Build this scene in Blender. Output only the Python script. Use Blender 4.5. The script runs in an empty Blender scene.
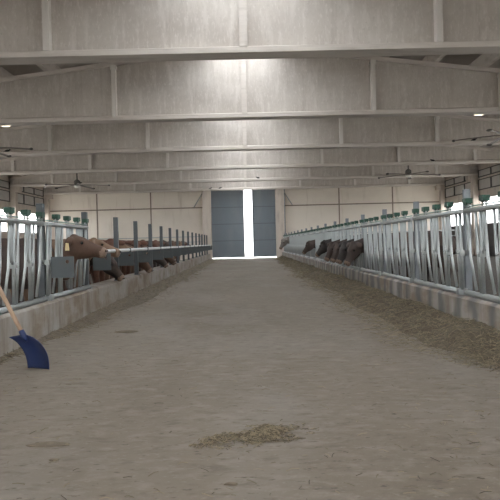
import bpy, bmesh, math, random
from mathutils import Vector, Matrix, noise

random.seed(7)
SC = bpy.context.scene
COL = SC.collection
PI = math.pi

# ------------------------------------------------------------------ helpers
class MB:
    """collects shapes, then links them as ONE mesh object"""
    def __init__(s):
        s.v = []; s.f = []; s.m = []; s.sm = []
    def add(s, vs, fs, mi=0, smooth=False):
        b = len(s.v)
        s.v += [tuple(p) for p in vs]
        for f in fs:
            s.f.append(tuple(b + i for i in f)); s.m.append(mi); s.sm.append(smooth)
        return s
    def box(s, x0, x1, y0, y1, z0, z1, mi=0, bev=0.0):
        if bev <= 0:
            vs = [(x, y, z) for z in (z0, z1) for y in (y0, y1) for x in (x0, x1)]
            fs = [(0, 2, 3, 1), (4, 5, 7, 6), (0, 1, 5, 4), (2, 6, 7, 3), (0, 4, 6, 2), (1, 3, 7, 5)]
            return s.add(vs, fs, mi)
        bm = bmesh.new()
        bmesh.ops.create_cube(bm, size=1)
        for v in bm.verts:
            v.co = Vector(((x0 + x1) / 2 + v.co.x * (x1 - x0), (y0 + y1) / 2 + v.co.y * (y1 - y0), (z0 + z1) / 2 + v.co.z * (z1 - z0)))
        bmesh.ops.bevel(bm, geom=bm.edges[:], offset=bev, segments=2, affect='EDGES', profile=0.7)
        bm.verts.index_update()
        s.add([v.co[:] for v in bm.verts], [[v.index for v in f.verts] for f in bm.faces], mi)
        bm.free(); return s
    def tube(s, pts, r, n=10, mi=0, cap=True):
        pts = [Vector(p) for p in pts]
        rs = r if isinstance(r, (list, tuple)) else [r] * len(pts)
        rings = []
        prev = None
        for i, p in enumerate(pts):
            a = pts[max(i - 1, 0)]; b = pts[min(i + 1, len(pts) - 1)]
            t = (b - a).normalized()
            if prev is None:
                u = t.cross(Vector((0, 0, 1)))
                if u.length < 0.05: u = t.cross(Vector((0, 1, 0)))
                u.normalize()
            else:
                u = (prev - t * prev.dot(t)).normalized()
            prev = u
            w = t.cross(u)
            rings.append([p + (u * math.cos(2 * PI * k / n) + w * math.sin(2 * PI * k / n)) * rs[i] for k in range(n)])
        vs = [p for R in rings for p in R]
        fs = []
        for i in range(len(pts) - 1):
            for k in range(n):
                k2 = (k + 1) % n
                fs.append((i * n + k, i * n + k2, (i + 1) * n + k2, (i + 1) * n + k))
        s.add(vs, fs, mi, True)
        if cap:
            b = len(s.v) - len(vs)
            s.f.append(tuple(b + k for k in range(n - 1, -1, -1))); s.m.append(mi); s.sm.append(False)
            e = b + (len(pts) - 1) * n
            s.f.append(tuple(e + k for k in range(n))); s.m.append(mi); s.sm.append(False)
        return s
    def lathe(s, prof, n=16, c=(0, 0, 0), mi=0):
        vs = []; fs = []
        for (r, z) in prof:
            for k in range(n):
                a = 2 * PI * k / n
                vs.append((c[0] + r * math.cos(a), c[1] + r * math.sin(a), c[2] + z))
        for i in range(len(prof) - 1):
            for k in range(n):
                k2 = (k + 1) % n
                fs.append((i * n + k, i * n + k2, (i + 1) * n + k2, (i + 1) * n + k))
        fs.append(tuple(range(n - 1, -1, -1)))
        e = (len(prof) - 1) * n
        fs.append(tuple(e + k for k in range(n)))
        return s.add(vs, fs, mi, True)
    def ellipsoid(s, c, r, nu=12, nv=8, mi=0, M=None):
        vs = []; fs = []
        for j in range(nv + 1):
            th = PI * j / nv
            for i in range(nu):
                ph = 2 * PI * i / nu
                p = Vector((r[0] * math.sin(th) * math.cos(ph), r[1] * math.sin(th) * math.sin(ph), r[2] * math.cos(th)))
                if M: p = M @ p
                vs.append(p + Vector(c))
        for j in range(nv):
            for i in range(nu):
                i2 = (i + 1) % nu
                fs.append((j * nu + i, (j + 1) * nu + i, (j + 1) * nu + i2, j * nu + i2))
        return s.add(vs, fs, mi, True)
    def mesh(s, name):
        me = bpy.data.meshes.new(name)
        me.from_pydata(s.v, [], s.f)
        me.validate(clean_customdata=False)
        if len(me.polygons) == len(s.f):
            me.polygons.foreach_set('material_index', s.m)
            me.polygons.foreach_set('use_smooth', s.sm)
        bm = bmesh.new(); bm.from_mesh(me)
        bmesh.ops.remove_doubles(bm, verts=bm.verts[:], dist=1e-6)
        bmesh.ops.recalc_face_normals(bm, faces=bm.faces[:])
        bm.to_mesh(me); bm.free()
        return me
    def build(s, name, mats, parent=None, loc=None):
        me = s.mesh(name)
        return link(name, me, mats, parent, loc)

def link(name, me, mats, parent=None, loc=None):
    if not isinstance(mats, (list, tuple)): mats = [mats]
    if len(me.materials) == 0:
        for m in mats: me.materials.append(m)
    o = bpy.data.objects.new(name, me); COL.objects.link(o)
    if parent is not None: o.parent = parent
    if loc is not None: o.location = loc
    return o

def tag(o, label, cat, group=None, kind=None):
    o['label'] = label; o['category'] = cat
    if group: o['group'] = group
    if kind: o['kind'] = kind
    return o

def struct(o):
    o['kind'] = 'structure'; return o

def empty(name, loc=(0, 0, 0), rz=0.0):
    o = bpy.data.objects.new(name, None); COL.objects.link(o)
    o.location = loc; o.rotation_euler = (0, 0, rz); o.empty_display_size = 0.2
    return o

def copy_tree(o, parent=None):
    c = o.copy(); COL.objects.link(c)
    if parent is not None: c.parent = parent
    for ch in [x for x in o.children]:
        copy_tree(ch, c)
    return c

ORD = ['first', 'second', 'third', 'fourth', 'fifth', 'sixth', 'seventh', 'eighth', 'ninth', 'tenth', 'eleventh',
       'twelfth', 'thirteenth', 'fourteenth', 'fifteenth', 'sixteenth', 'seventeenth', 'eighteenth', 'nineteenth']

# ------------------------------------------------------------------ materials
def srgb(r, g, b):
    f = lambda c: (c / 255 / 12.92) if c / 255 <= 0.04045 else ((c / 255 + 0.055) / 1.055) ** 2.4
    return (f(r), f(g), f(b), 1)

def mat(name, base, rough=0.7, metal=0.0, layers=(), bump=None, rough_var=None):
    """layers: (colour, scale vector, detail, lo, hi, amount) noise masks mixed over the base"""
    m = bpy.data.materials.new(name); m.use_nodes = True
    nt = m.node_tree; N = nt.nodes; L = nt.links
    bs = N['Principled BSDF']
    bs.inputs['Roughness'].default_value = rough
    bs.inputs['Metallic'].default_value = metal
    tc = N.new('ShaderNodeTexCoord')
    cur = None
    rgb = N.new('ShaderNodeRGB'); rgb.outputs[0].default_value = base
    cur = rgb.outputs[0]
    for (c, sc, det, lo, hi, amt) in layers:
        mp = N.new('ShaderNodeMapping'); mp.inputs['Scale'].default_value = sc
        mp.inputs['Location'].default_value = (random.random() * 9, random.random() * 9, random.random() * 9)
        L.new(tc.outputs['Object'], mp.inputs['Vector'])
        nz = N.new('ShaderNodeTexNoise'); nz.inputs['Scale'].default_value = 1.0
        nz.inputs['Detail'].default_value = det; nz.inputs['Roughness'].default_value = 0.6
        L.new(mp.outputs[0], nz.inputs['Vector'])
        mr = N.new('ShaderNodeMapRange'); mr.inputs[1].default_value = lo; mr.inputs[2].default_value = hi
        mr.inputs[3].default_value = 0; mr.inputs[4].default_value = amt
        L.new(nz.outputs['Fac'], mr.inputs[0])
        mx = N.new('ShaderNodeMix'); mx.data_type = 'RGBA'
        L.new(mr.outputs[0], mx.inputs[0]); L.new(cur, mx.inputs[6]); mx.inputs[7].default_value = c
        cur = mx.outputs[2]
    L.new(cur, bs.inputs['Base Color'])
    if bump:
        sc, strength, dist = bump
        mp = N.new('ShaderNodeMapping'); mp.inputs['Scale'].default_value = sc
        L.new(tc.outputs['Object'], mp.inputs['Vector'])
        nz = N.new('ShaderNodeTexNoise'); nz.inputs['Scale'].default_value = 1.0; nz.inputs['Detail'].default_value = 6
        L.new(mp.outputs[0], nz.inputs['Vector'])
        bp = N.new('ShaderNodeBump'); bp.inputs['Strength'].default_value = strength; bp.inputs['Distance'].default_value = dist
        L.new(nz.outputs['Fac'], bp.inputs['Height']); L.new(bp.outputs[0], bs.inputs['Normal'])
    m['nt_col'] = 1
    return m

M = {}
M['beam'] = mat('precast_concrete', (0.60, 0.56, 0.515, 1), 0.85, layers=[
    ((0.46, 0.42, 0.38, 1), (0.5, 1, 0.9), 6, 0.40, 0.66, 0.8),
    ((0.74, 0.70, 0.66, 1), (7, 7, 1.3), 6, 0.50, 0.68, 0.5),
    ((0.38, 0.335, 0.295, 1), (4, 4, 0.3), 3, 0.58, 0.74, 0.45),
    ((0.78, 0.75, 0.71, 1), (26, 26, 9), 5, 0.54, 0.68, 0.4),
    ((0.47, 0.43, 0.39, 1), (19, 19, 14), 4, 0.58, 0.68, 0.5)], bump=((14, 14, 6), 0.35, 0.01))
M['flange'] = mat('flange_concrete', (0.66, 0.615, 0.57, 1), 0.85, layers=[
    ((0.47, 0.43, 0.39, 1), (0.8, 3, 6), 6, 0.48, 0.68, 0.7)], bump=((14, 14, 14), 0.3, 0.008))
M['rib'] = mat('rib_concrete', (0.74, 0.71, 0.67, 1), 0.85, layers=[((0.55, 0.51, 0.47, 1), (4, 4, 0.7), 5, 0.5, 0.7, 0.6)])
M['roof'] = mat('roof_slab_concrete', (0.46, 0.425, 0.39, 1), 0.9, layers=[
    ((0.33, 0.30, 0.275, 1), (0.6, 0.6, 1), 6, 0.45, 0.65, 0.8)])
M['column'] = mat('column_concrete', (0.56, 0.50, 0.44, 1), 0.85, layers=[
    ((0.40, 0.35, 0.31, 1), (3, 3, 0.8), 5, 0.48, 0.66, 0.7)], bump=((12, 12, 12), 0.2, 0.006))
M['wall_panel'] = mat('cream_wall_panel', (0.74, 0.68, 0.60, 1), 0.8, layers=[
    ((0.62, 0.56, 0.49, 1), (0.35, 1, 0.5), 5, 0.45, 0.70, 0.7),
    ((0.44, 0.37, 0.30, 1), (2.5, 1, 0.3), 3, 0.58, 0.75, 0.5)])
M['seam'] = mat('dirty_seam', (0.26, 0.215, 0.175, 1), 0.9, layers=[((0.16, 0.13, 0.11, 1), (3, 3, 3), 3, 0.45, 0.65, 0.6)])
M['low_wall'] = mat('pen_wall_concrete', (0.13, 0.125, 0.122, 1), 0.9, layers=[
    ((0.07, 0.066, 0.064, 1), (0.8, 0.8, 2), 5, 0.42, 0.65, 0.8)])
M['floor'] = mat('worn_concrete_floor', (0.182, 0.155, 0.123, 1), 0.88, layers=[
    ((0.138, 0.114, 0.086, 1), (0.55, 0.22, 1), 6, 0.42, 0.66, 0.85),
    ((0.208, 0.189, 0.165, 1), (0.9, 0.5, 1), 6, 0.48, 0.68, 0.75),
    ((0.228, 0.203, 0.17, 1), (5, 9, 1), 6, 0.50, 0.66, 0.6),
    ((0.106, 0.086, 0.064, 1), (6, 13, 1), 6, 0.54, 0.68, 0.6),
    ((0.060, 0.047, 0.033, 1), (16, 34, 1), 4, 0.61, 0.70, 0.7),
    ((0.25, 0.225, 0.19, 1), (26, 50, 1), 4, 0.58, 0.70, 0.5)], bump=((9, 9, 9), 0.5, 0.015))
M['pen_floor'] = mat('pen_bedding', (0.062, 0.054, 0.046, 1), 0.95, layers=[
    ((0.11, 0.092, 0.072, 1), (4, 4, 1), 6, 0.5, 0.68, 0.7)], bump=((9, 9, 9), 0.6, 0.03))
M['yard'] = mat('pale_yard', (0.62, 0.60, 0.56, 1), 0.9)
M['curb'] = mat('feed_curb_concrete', (0.29, 0.265, 0.235, 1), 0.85, layers=[
    ((0.185, 0.14, 0.10, 1), (3, 1.1, 2.5), 5, 0.44, 0.60, 0.85),
    ((0.36, 0.35, 0.335, 1), (2, 2.2, 0.8), 4, 0.50, 0.68, 0.7),
    ((0.12, 0.085, 0.06, 1), (6, 5, 0.8), 4, 0.52, 0.72, 0.6)], bump=((10, 10, 10), 0.5, 0.015))
M['galv'] = mat('galvanised_steel', (0.37, 0.40, 0.40, 1), 0.40, 0.6, layers=[
    ((0.34, 0.36, 0.365, 1), (9, 9, 5), 5, 0.46, 0.64, 0.7),
    ((0.25, 0.215, 0.175, 1), (6, 6, 9), 4, 0.60, 0.74, 0.5)])
M['post_dark'] = mat('slate_painted_post', (0.068, 0.080, 0.087, 1), 0.6, 0.0, layers=[
    ((0.08, 0.088, 0.09, 1), (10, 10, 3), 4, 0.52, 0.7, 0.6)])
M['post_grey'] = mat('galvanised_post', (0.21, 0.23, 0.25, 1), 0.5, 0.3, layers=[
    ((0.14, 0.155, 0.17, 1), (10, 10, 3), 4, 0.48, 0.66, 0.7)])
M['plate'] = mat('grey_steel_plate', (0.078, 0.092, 0.098, 1), 0.6, 0.0, layers=[
    ((0.085, 0.09, 0.088, 1), (9, 9, 9), 4, 0.52, 0.68, 0.5)])
M['rail'] = mat('bright_tube', (0.56, 0.575, 0.58, 1), 0.4, 0.45, layers=[
    ((0.35, 0.33, 0.30, 1), (8, 2, 8), 4, 0.55, 0.7, 0.5)])
M['green'] = mat('green_plastic', (0.010, 0.052, 0.033, 1), 0.5, layers=[((0.02, 0.085, 0.055, 1), (20, 20, 20), 3, 0.5, 0.7, 0.5)])
M['rod'] = mat('greenish_rod', (0.24, 0.35, 0.31, 1), 0.5, 0.3)
M['door'] = mat('slate_door_sheet', (0.19, 0.225, 0.26, 1), 0.55, 0.0, layers=[
    ((0.235, 0.265, 0.29, 1), (1.5, 1, 0.4), 4, 0.45, 0.7, 0.6)])
M['door_frame'] = mat('door_rail_steel', (0.14, 0.165, 0.19, 1), 0.5, 0.2)
M['threshold'] = mat('pale_threshold', (0.62, 0.60, 0.56, 1), 0.8)
M['pane'] = mat('grey_polycarbonate', (0.47, 0.455, 0.43, 1), 0.4, layers=[((0.34, 0.33, 0.31, 1), (1.5, 1.5, 1.5), 4, 0.45, 0.65, 0.6)])
M['frame'] = mat('dark_window_frame', (0.075, 0.072, 0.07, 1), 0.6)
M['fan_dark'] = mat('fan_grey', (0.12, 0.115, 0.11, 1), 0.5, 0.3)
M['fan_blade'] = mat('fan_blade_alloy', (0.26, 0.24, 0.22, 1), 0.5, 0.3)
M['white_cap'] = mat('white_plastic', (0.75, 0.74, 0.70, 1), 0.5)
M['bird'] = mat('dark_plumage', (0.035, 0.033, 0.035, 1), 0.7)
M['bird_breast'] = mat('pale_breast', (0.35, 0.30, 0.26, 1), 0.8)
M['wood'] = mat('worn_ash_handle', (0.36, 0.25, 0.17, 1), 0.6, layers=[
    ((0.25, 0.165, 0.105, 1), (30, 30, 3), 5, 0.45, 0.66, 0.7)])
M['blue'] = mat('blue_plastic', (0.015, 0.030, 0.102, 1), 0.42, layers=[
    ((0.03, 0.045, 0.10, 1), (12, 12, 12), 5, 0.5, 0.7, 0.6), ((0.012, 0.02, 0.06, 1), (6, 6, 6), 4, 0.55, 0.7, 0.5)])
M['steel_screw'] = mat('screw_steel', (0.4, 0.4, 0.4, 1), 0.4, 0.7)
M['hay'] = mat('dry_fodder', (0.115, 0.094, 0.062, 1), 0.95, layers=[
    ((0.066, 0.052, 0.034, 1), (7, 7, 7), 6, 0.42, 0.60, 0.9), ((0.22, 0.185, 0.125, 1), (34, 30, 30), 5, 0.54, 0.68, 0.8)], bump=((30, 30, 30), 0.9, 0.03))
M['crumbs'] = mat('dusty_crumbs', (0.135, 0.112, 0.084, 1), 0.95, layers=[((0.085, 0.068, 0.048, 1), (9, 9, 9), 6, 0.45, 0.62, 0.7), ((0.20, 0.175, 0.14, 1), (26, 26, 26), 5, 0.54, 0.68, 0.7)], bump=((30, 30, 30), 0.9, 0.03))
M['straw_a'] = mat('straw_pale', (0.25, 0.205, 0.135, 1), 0.85)
M['straw_b'] = mat('straw_olive', (0.135, 0.112, 0.072, 1), 0.9)
M['straw_c'] = mat('straw_dark', (0.075, 0.058, 0.038, 1), 0.9)
M['manure'] = mat('dried_mud', (0.13, 0.105, 0.075, 1), 0.9, layers=[((0.2, 0.165, 0.12, 1), (20, 20, 20), 5, 0.5, 0.7, 0.6)])
M['eye'] = mat('dark_eye', (0.012, 0.010, 0.009, 1), 0.15)
M['tag'] = mat('ear_tag_plastic', (0.72, 0.58, 0.30, 1), 0.5)
M['hoof'] = mat('hoof_horn', (0.05, 0.04, 0.033, 1), 0.6)
def coat(name, c1, c2):
    return mat(name, c1, 0.75, layers=[(c2, (3, 3, 3), 4, 0.42, 0.64, 0.8), (tuple(x * 0.55 for x in c1[:3]) + (1,), (26, 26, 9), 4, 0.52, 0.7, 0.5)], bump=((60, 60, 25), 0.4, 0.006))
M['coat_brown'] = coat('brown_coat', (0.085, 0.047, 0.031, 1), (0.125, 0.070, 0.044, 1))
M['coat_red'] = coat('red_brown_coat', (0.12, 0.052, 0.032, 1), (0.075, 0.034, 0.024, 1))
M['coat_dark_or_shade'] = coat('dark_brown_coat_or_shade', (0.045, 0.031, 0.026, 1), (0.075, 0.048, 0.036, 1))  # true coat of the dark cows; painted shade on the reaching cow's trunk
M['coat_tan'] = coat('tan_coat', (0.185, 0.115, 0.072, 1), (0.125, 0.075, 0.047, 1))
M['coat_black'] = coat('black_coat', (0.026, 0.022, 0.021, 1), (0.045, 0.036, 0.032, 1))
M['coat_grey'] = coat('grey_brown_coat', (0.17, 0.15, 0.135, 1), (0.11, 0.096, 0.086, 1))
M['muzzle'] = mat('pale_muzzle', (0.21, 0.145, 0.105, 1), 0.7, layers=[((0.14, 0.09, 0.065, 1), (14, 14, 14), 3, 0.45, 0.65, 0.6)])
M['nose'] = mat('damp_nose', (0.24, 0.18, 0.155, 1), 0.45)

def emit_mat(name, col, strength):
    m = bpy.data.materials.new(name); m.use_nodes = True
    b = m.node_tree.nodes['Principled BSDF']
    b.inputs['Base Color'].default_value = col
    b.inputs['Emission Color'].default_value = col
    b.inputs['Emission Strength'].default_value = strength
    return m
M['lamp'] = emit_mat('lamp_lens', (1.0, 0.86, 0.66, 1), 0.45)
# translucent ridge sheet
m = bpy.data.materials.new('ridge_sheet'); m.use_nodes = True
nt = m.node_tree; nt.nodes.remove(nt.nodes['Principled BSDF'])
tr = nt.nodes.new('ShaderNodeBsdfTranslucent'); tr.inputs[0].default_value = (0.95, 0.96, 0.97, 1)
df = nt.nodes.new('ShaderNodeBsdfDiffuse'); df.inputs[0].default_value = (0.8, 0.8, 0.8, 1)
mx = nt.nodes.new('ShaderNodeMixShader'); mx.inputs[0].default_value = 0.08
nt.links.new(tr.outputs[0], mx.inputs[1]); nt.links.new(df.outputs[0], mx.inputs[2])
nt.links.new(mx.outputs[0], nt.nodes['Material Output'].inputs['Surface'])
M['ridge'] = m

# periodic damp stains down the right curb: a curb material of its own
def curb_stained():
    m = M['curb'].copy(); m.name = 'stained_feed_curb'
    nt = m.node_tree; N = nt.nodes; L = nt.links
    bs = N['Principled BSDF']
    src = bs.inputs['Base Color'].links[0].from_socket
    tc = N.new('ShaderNodeTexCoord'); sp = N.new('ShaderNodeSeparateXYZ'); L.new(tc.outputs['Object'], sp.inputs[0])
    nz = N.new('ShaderNodeTexNoise'); nz.inputs['Scale'].default_value = 2.2; L.new(tc.outputs['Object'], nz.inputs['Vector'])
    ma = N.new('ShaderNodeMath'); ma.operation = 'MULTIPLY_ADD'; ma.inputs[1].default_value = 0.55
    L.new(nz.outputs['Fac'], ma.inputs[0]); L.new(sp.outputs['Y'], ma.inputs[2])
    fr = N.new('ShaderNodeMath'); fr.operation = 'MULTIPLY'; fr.inputs[1].default_value = 2 * PI / 0.5075
    L.new(ma.outputs[0], fr.inputs[0])
    sn = N.new('ShaderNodeMath'); sn.operation = 'SINE'; L.new(fr.outputs[0], sn.inputs[0])
    mr = N.new('ShaderNodeMapRange'); mr.inputs[1].default_value = -0.5; mr.inputs[2].default_value = 0.9; mr.inputs[4].default_value = 0.85
    L.new(sn.outputs[0], mr.inputs[0])
    mx = N.new('ShaderNodeMix'); mx.data_type = 'RGBA'; L.new(mr.outputs[0], mx.inputs[0]); L.new(src, mx.inputs[6])
    mx.inputs[7].default_value = (0.10, 0.10, 0.10, 1)
    L.new(mx.outputs[2], bs.inputs['Base Color'])
    return m
M['curb_stained'] = curb_stained()

# ------------------------------------------------------------------ dimensions
LANE = 2.46            # half width of the lane between curbs
CURB_T = 0.34; CURB_H = 0.43
FX = 2.53              # fence plane
SIDE = 14.2            # side walls
Y0, Y1 = -8.0, 42.15
BEAM_Y = [-0.1, 5.9, 11.9, 17.9, 23.9, 29.9, 35.9, 41.85]
ZB = 4.86              # underside of beams
RIDGE = 6.98; SLOPE = 0.123   # underside of the beams' top flange
def top(x): return RIDGE - SLOPE * abs(x)

# ------------------------------------------------------------------ setting
struct(MB().box(-LANE, LANE, Y0, 43.2, -0.12, 0).build('floor', M['floor']))
for s in (-1, 1):
    a, b = sorted((s * (LANE + CURB_T), s * SIDE))
    struct(MB().box(a, b, Y0, Y1, -0.12, 0).build('pen_floor', M['pen_floor']))
    a, b = sorted((s * LANE, s * (LANE + CURB_T)))
    # curb with a slightly uneven, worn edge
    mb = MB(); n = 160
    ya, yb = Y0, 40.6
    prof = lambda y: [(LANE + 0.0, 0.0), (LANE + 0.012 * noise.noise((y * 1.3, s, 0)), CURB_H - 0.03), (LANE + 0.035 + 0.012 * noise.noise((y * 2, s, 3)), CURB_H + 0.008 * noise.noise((y * 1.7, 5, s))), (LANE + CURB_T, CURB_H), (LANE + CURB_T, 0.0)]
    vs = []; fs = []
    for i in range(n + 1):
        y = ya + (yb - ya) * i / n
        vs += [(s * x, y, z) for x, z in prof(y)]
    for i in range(n):
        for k in range(5):
            k2 = (k + 1) % 5
            fs.append((i * 5 + k, i * 5 + k2, (i + 1) * 5 + k2, (i + 1) * 5 + k))
    fs.append((0, 1, 2, 3, 4)); fs.append(tuple(n * 5 + k for k in (4, 3, 2, 1, 0)))
    mb.add(vs, fs)
    struct(mb.build('feed_curb', M['curb'] if s < 0 else M['curb_stained']))
    struct(MB().box(a, b, 40.6, 43.2, -0.12, 0).build('floor_strip', M['floor']))
struct(MB().box(-70, 70, -60, Y0, -0.16, -0.04).box(-70, 70, 43.2, 120, -0.16, -0.04).box(-70, -SIDE - 0.25, Y0, 43.2, -0.16, -0.04).box(SIDE + 0.25, 70, Y0, 43.2, -0.16, -0.04).build('yard_ground', M['yard']))

# side walls: low concrete wall, long opening, upper band with framed panes, columns
wn = 1
for s, side in ((-1, 'left'), (1, 'right')):
    w = struct(MB().box(*sorted((s * SIDE, s * (SIDE + 0.2))), Y0, Y1, 0, 1.45 if s < 0 else 1.92).build('wall_' + side, M['low_wall']))
    up = MB().box(*sorted((s * SIDE, s * (SIDE + 0.2))), Y0, Y1, 5.14, top(SIDE) + 0.5)
    up.box(*sorted((s * (SIDE + 0.02), s * (SIDE + 0.16))), Y0, Y1, 4.58, 4.70)
    if s < 0: up.box(-SIDE - 0.16, -SIDE - 0.02, Y0, Y1, 1.72, 2.15)
    up.box(*sorted((s * (SIDE + 0.02), s * (SIDE + 0.16))), Y0, Y1, 3.42, 3.93)
    up.build('upper_band', M['column'], w)
    for y in BEAM_Y:
        yy = min(y, Y1 - 0.32)
        c = MB().box(*sorted((s * (SIDE - 0.36), s * SIDE)), yy - 0.2, yy + 0.2, 0, ZB, bev=0.015)
        c.box(*sorted((s * (SIDE + 0.0), s * (SIDE + 0.2))), yy - 0.24, yy + 0.24, 0, top(SIDE) + 0.45)
        # bracket carrying the beam end
        c.box(*sorted((s * (SIDE - 0.62), s * (SIDE - 0.36))), yy - 0.19, yy + 0.19, ZB - 0.32, ZB)
        struct(c.build('column', M['column']))
    for bi in range(len(BEAM_Y) - 1):
        ya, yb = BEAM_Y[bi] + 0.2, BEAM_Y[bi + 1] - 0.2
        n = 3
        for k in range(n):
            p0 = ya + (yb - ya) * k / n + 0.02; p1 = ya + (yb - ya) * (k + 1) / n - 0.02
            for (z0, z1) in ((3.93, 4.58), (4.70, 5.14)):
                e = empty('window_%d' % wn, (s * SIDE, (p0 + p1) / 2, z0)); wn += 1
                struct(e)
                hy = (p1 - p0) / 2; H = z1 - z0
                fr = MB()
                xx = sorted((s * -0.06, s * 0.04))
                fr.box(*xx, -hy, hy, 0, 0.05).box(*xx, -hy, hy, H - 0.05, H).box(*xx, -hy, -hy + 0.06, 0.05, H - 0.05).box(*xx, hy - 0.06, hy, 0.05, H - 0.05)
                fr.build('window_frame', M['frame'], e)
                MB().box(*sorted((s * -0.03, s * 0.0)), -hy + 0.06, hy - 0.06, 0.05, H - 0.05).build('pane', M['pane'], e)

struct(MB().box(-SIDE, SIDE, Y0 - 0.2, Y0, 0, 5.3).build('wall_front', M['wall_panel']))
# back wall of cream panels
mb = MB(); sm = MB()
WX = [2.85, 6.72, 10.55, SIDE]
for s in (-1, 1):
    for i in range(3):
        a, b = sorted((s * (WX[i] + 0.015), s * (WX[i + 1] - 0.015)))
        mb.box(a, b, Y1, Y1 + 0.14, 0.0, 3.66, bev=0.008)
        mb.box(a, b, Y1, Y1 + 0.14, 3.74, 5.45, bev=0.008)
        sm.box(a, b, Y1 - 0.03, Y1 + 0.14, 3.66, 3.74)
    for x in WX[1:3]:
        a, b = sorted((s * (x - 0.045), s * (x + 0.045)))
        sm.box(a, b, Y1 - 0.02, Y1 + 0.1, 0, 5.45)
gv = [(-SIDE, 5.45), (SIDE, 5.45), (SIDE, top(SIDE) + 0.46), (0, top(0) + 0.46), (-SIDE, top(SIDE) + 0.46)]
n = len(gv)
mb.add([(x, Y1, z) for x, z in gv] + [(x, Y1 + 0.14, z) for x, z in gv], [tuple(range(n)), tuple(range(2 * n - 1, n - 1, -1))] + [(i, (i + 1) % n, n + (i + 1) % n, n + i) for i in range(n)])
mb.box(-2.85, 2.85, Y1, Y1 + 0.14, 4.95, 5.45)
w = struct(mb.build('wall_back', M['wall_panel'])); sm.build('panel_seam', M['seam'], w)
# low dado at the foot of the back wall in the pens
# door jambs
for s, (a, b) in ((-1, (-3.02, -2.42)), (1, (2.16, 2.76))):
    o = struct(MB().box(a, b, Y1 - 0.42, Y1 + 0.14, 0, ZB, bev=0.012).build('trim_%d' % (1 if s < 0 else 2), M['column']))
    # diagonal brace at the head of the jamb
    xa = a if s < 0 else b
    MB().tube([(xa - 0.02 * s, Y1 - 0.12, 4.75), (xa + s * 0.62, Y1 - 0.12, 3.72)], 0.035, 6).build('brace', M['galv'], o)
# sliding leaves outside the wall
for i, (a, b) in enumerate(((-2.75, -0.09), (0.50, 2.95))):
    mb = MB(); yb = Y1 + 0.2
    mb.box(a, b, yb + 0.03, yb + 0.05, 0.10, 4.94)
    n = int((b - a) / 0.105); w_ = (b - a) / n
    for k in range(n):
        mb.box(a + k * w_ + 0.012, a + (k + 1) * w_ - 0.012, yb + 0.018, yb + 0.032, 0.12, 4.92)
    d = struct(mb.build('door_%d' % (i + 1), M['door']))
    fr = MB()
    for z in (0.08, 1.26, 2.46, 3.66, 4.88):
        fr.box(a, b, yb - 0.005, yb + 0.03, z, z + 0.05)
    for x in (a, b - 0.05):
        fr.box(x, x + 0.05, yb - 0.005, yb + 0.03, 0.08, 4.93)
    fr.build('door_frame', M['door_frame'], d)
struct(MB().box(-2.42, 2.16, Y1 - 0.15, Y1 + 0.95, 0.0, 0.012).build('trim_3', M['threshold']))

# roof: two pitched slabs on purlins, translucent ridge
mb = MB()
for s in (-1, 1):
    x0, x1 = 0.82 * s, (SIDE + 0.9) * s
    z0, z1 = top(x0) + 0.50, top(x1) + 0.50
    vs = [(x0, Y0 - 0.5, z0), (x1, Y0 - 0.5, z1), (x1, Y1 + 0.9, z1), (x0, Y1 + 0.9, z0)]
    vs += [(x, y, z + 0.12) for x, y, z in vs]
    mb.add(vs, [(0, 1, 2, 3), (7, 6, 5, 4), (0, 4, 5, 1), (1, 5, 6, 2), (2, 6, 7, 3), (3, 7, 4, 0)])
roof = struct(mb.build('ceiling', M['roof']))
MB().box(-1.05, 1.05, Y0 - 0.5, Y1 + 0.9, top(0) + 0.66, top(0) + 0.67).build('ridge_light', M['ridge'], roof)
for s in (-1, 1):
    for x in (0.94, 1.95, 2.88, 4.36, 5.84, 7.33, 8.82, 10.3, 11.8, 13.3):
        z = top(x) + 0.12
        mb = MB()
        for i in range(len(BEAM_Y) - 1):
            ya, yb = BEAM_Y[i] + 0.0, BEAM_Y[i + 1] - 0.0
            vs = []
            for y in (ya, yb):
                vs += [(s * x - 0.07, y, z), (s * x + 0.07, y, z), (s * x + 0.12, y, z + 0.375), (s * x - 0.12, y, z + 0.375)]
            mb.add(vs, [(0, 1, 2, 3), (7, 6, 5, 4), (0, 4, 5, 1), (1, 5, 6, 2), (2, 6, 7, 3), (3, 7, 4, 0)])
        mb.build('purlin', M['flange'], roof)

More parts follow.
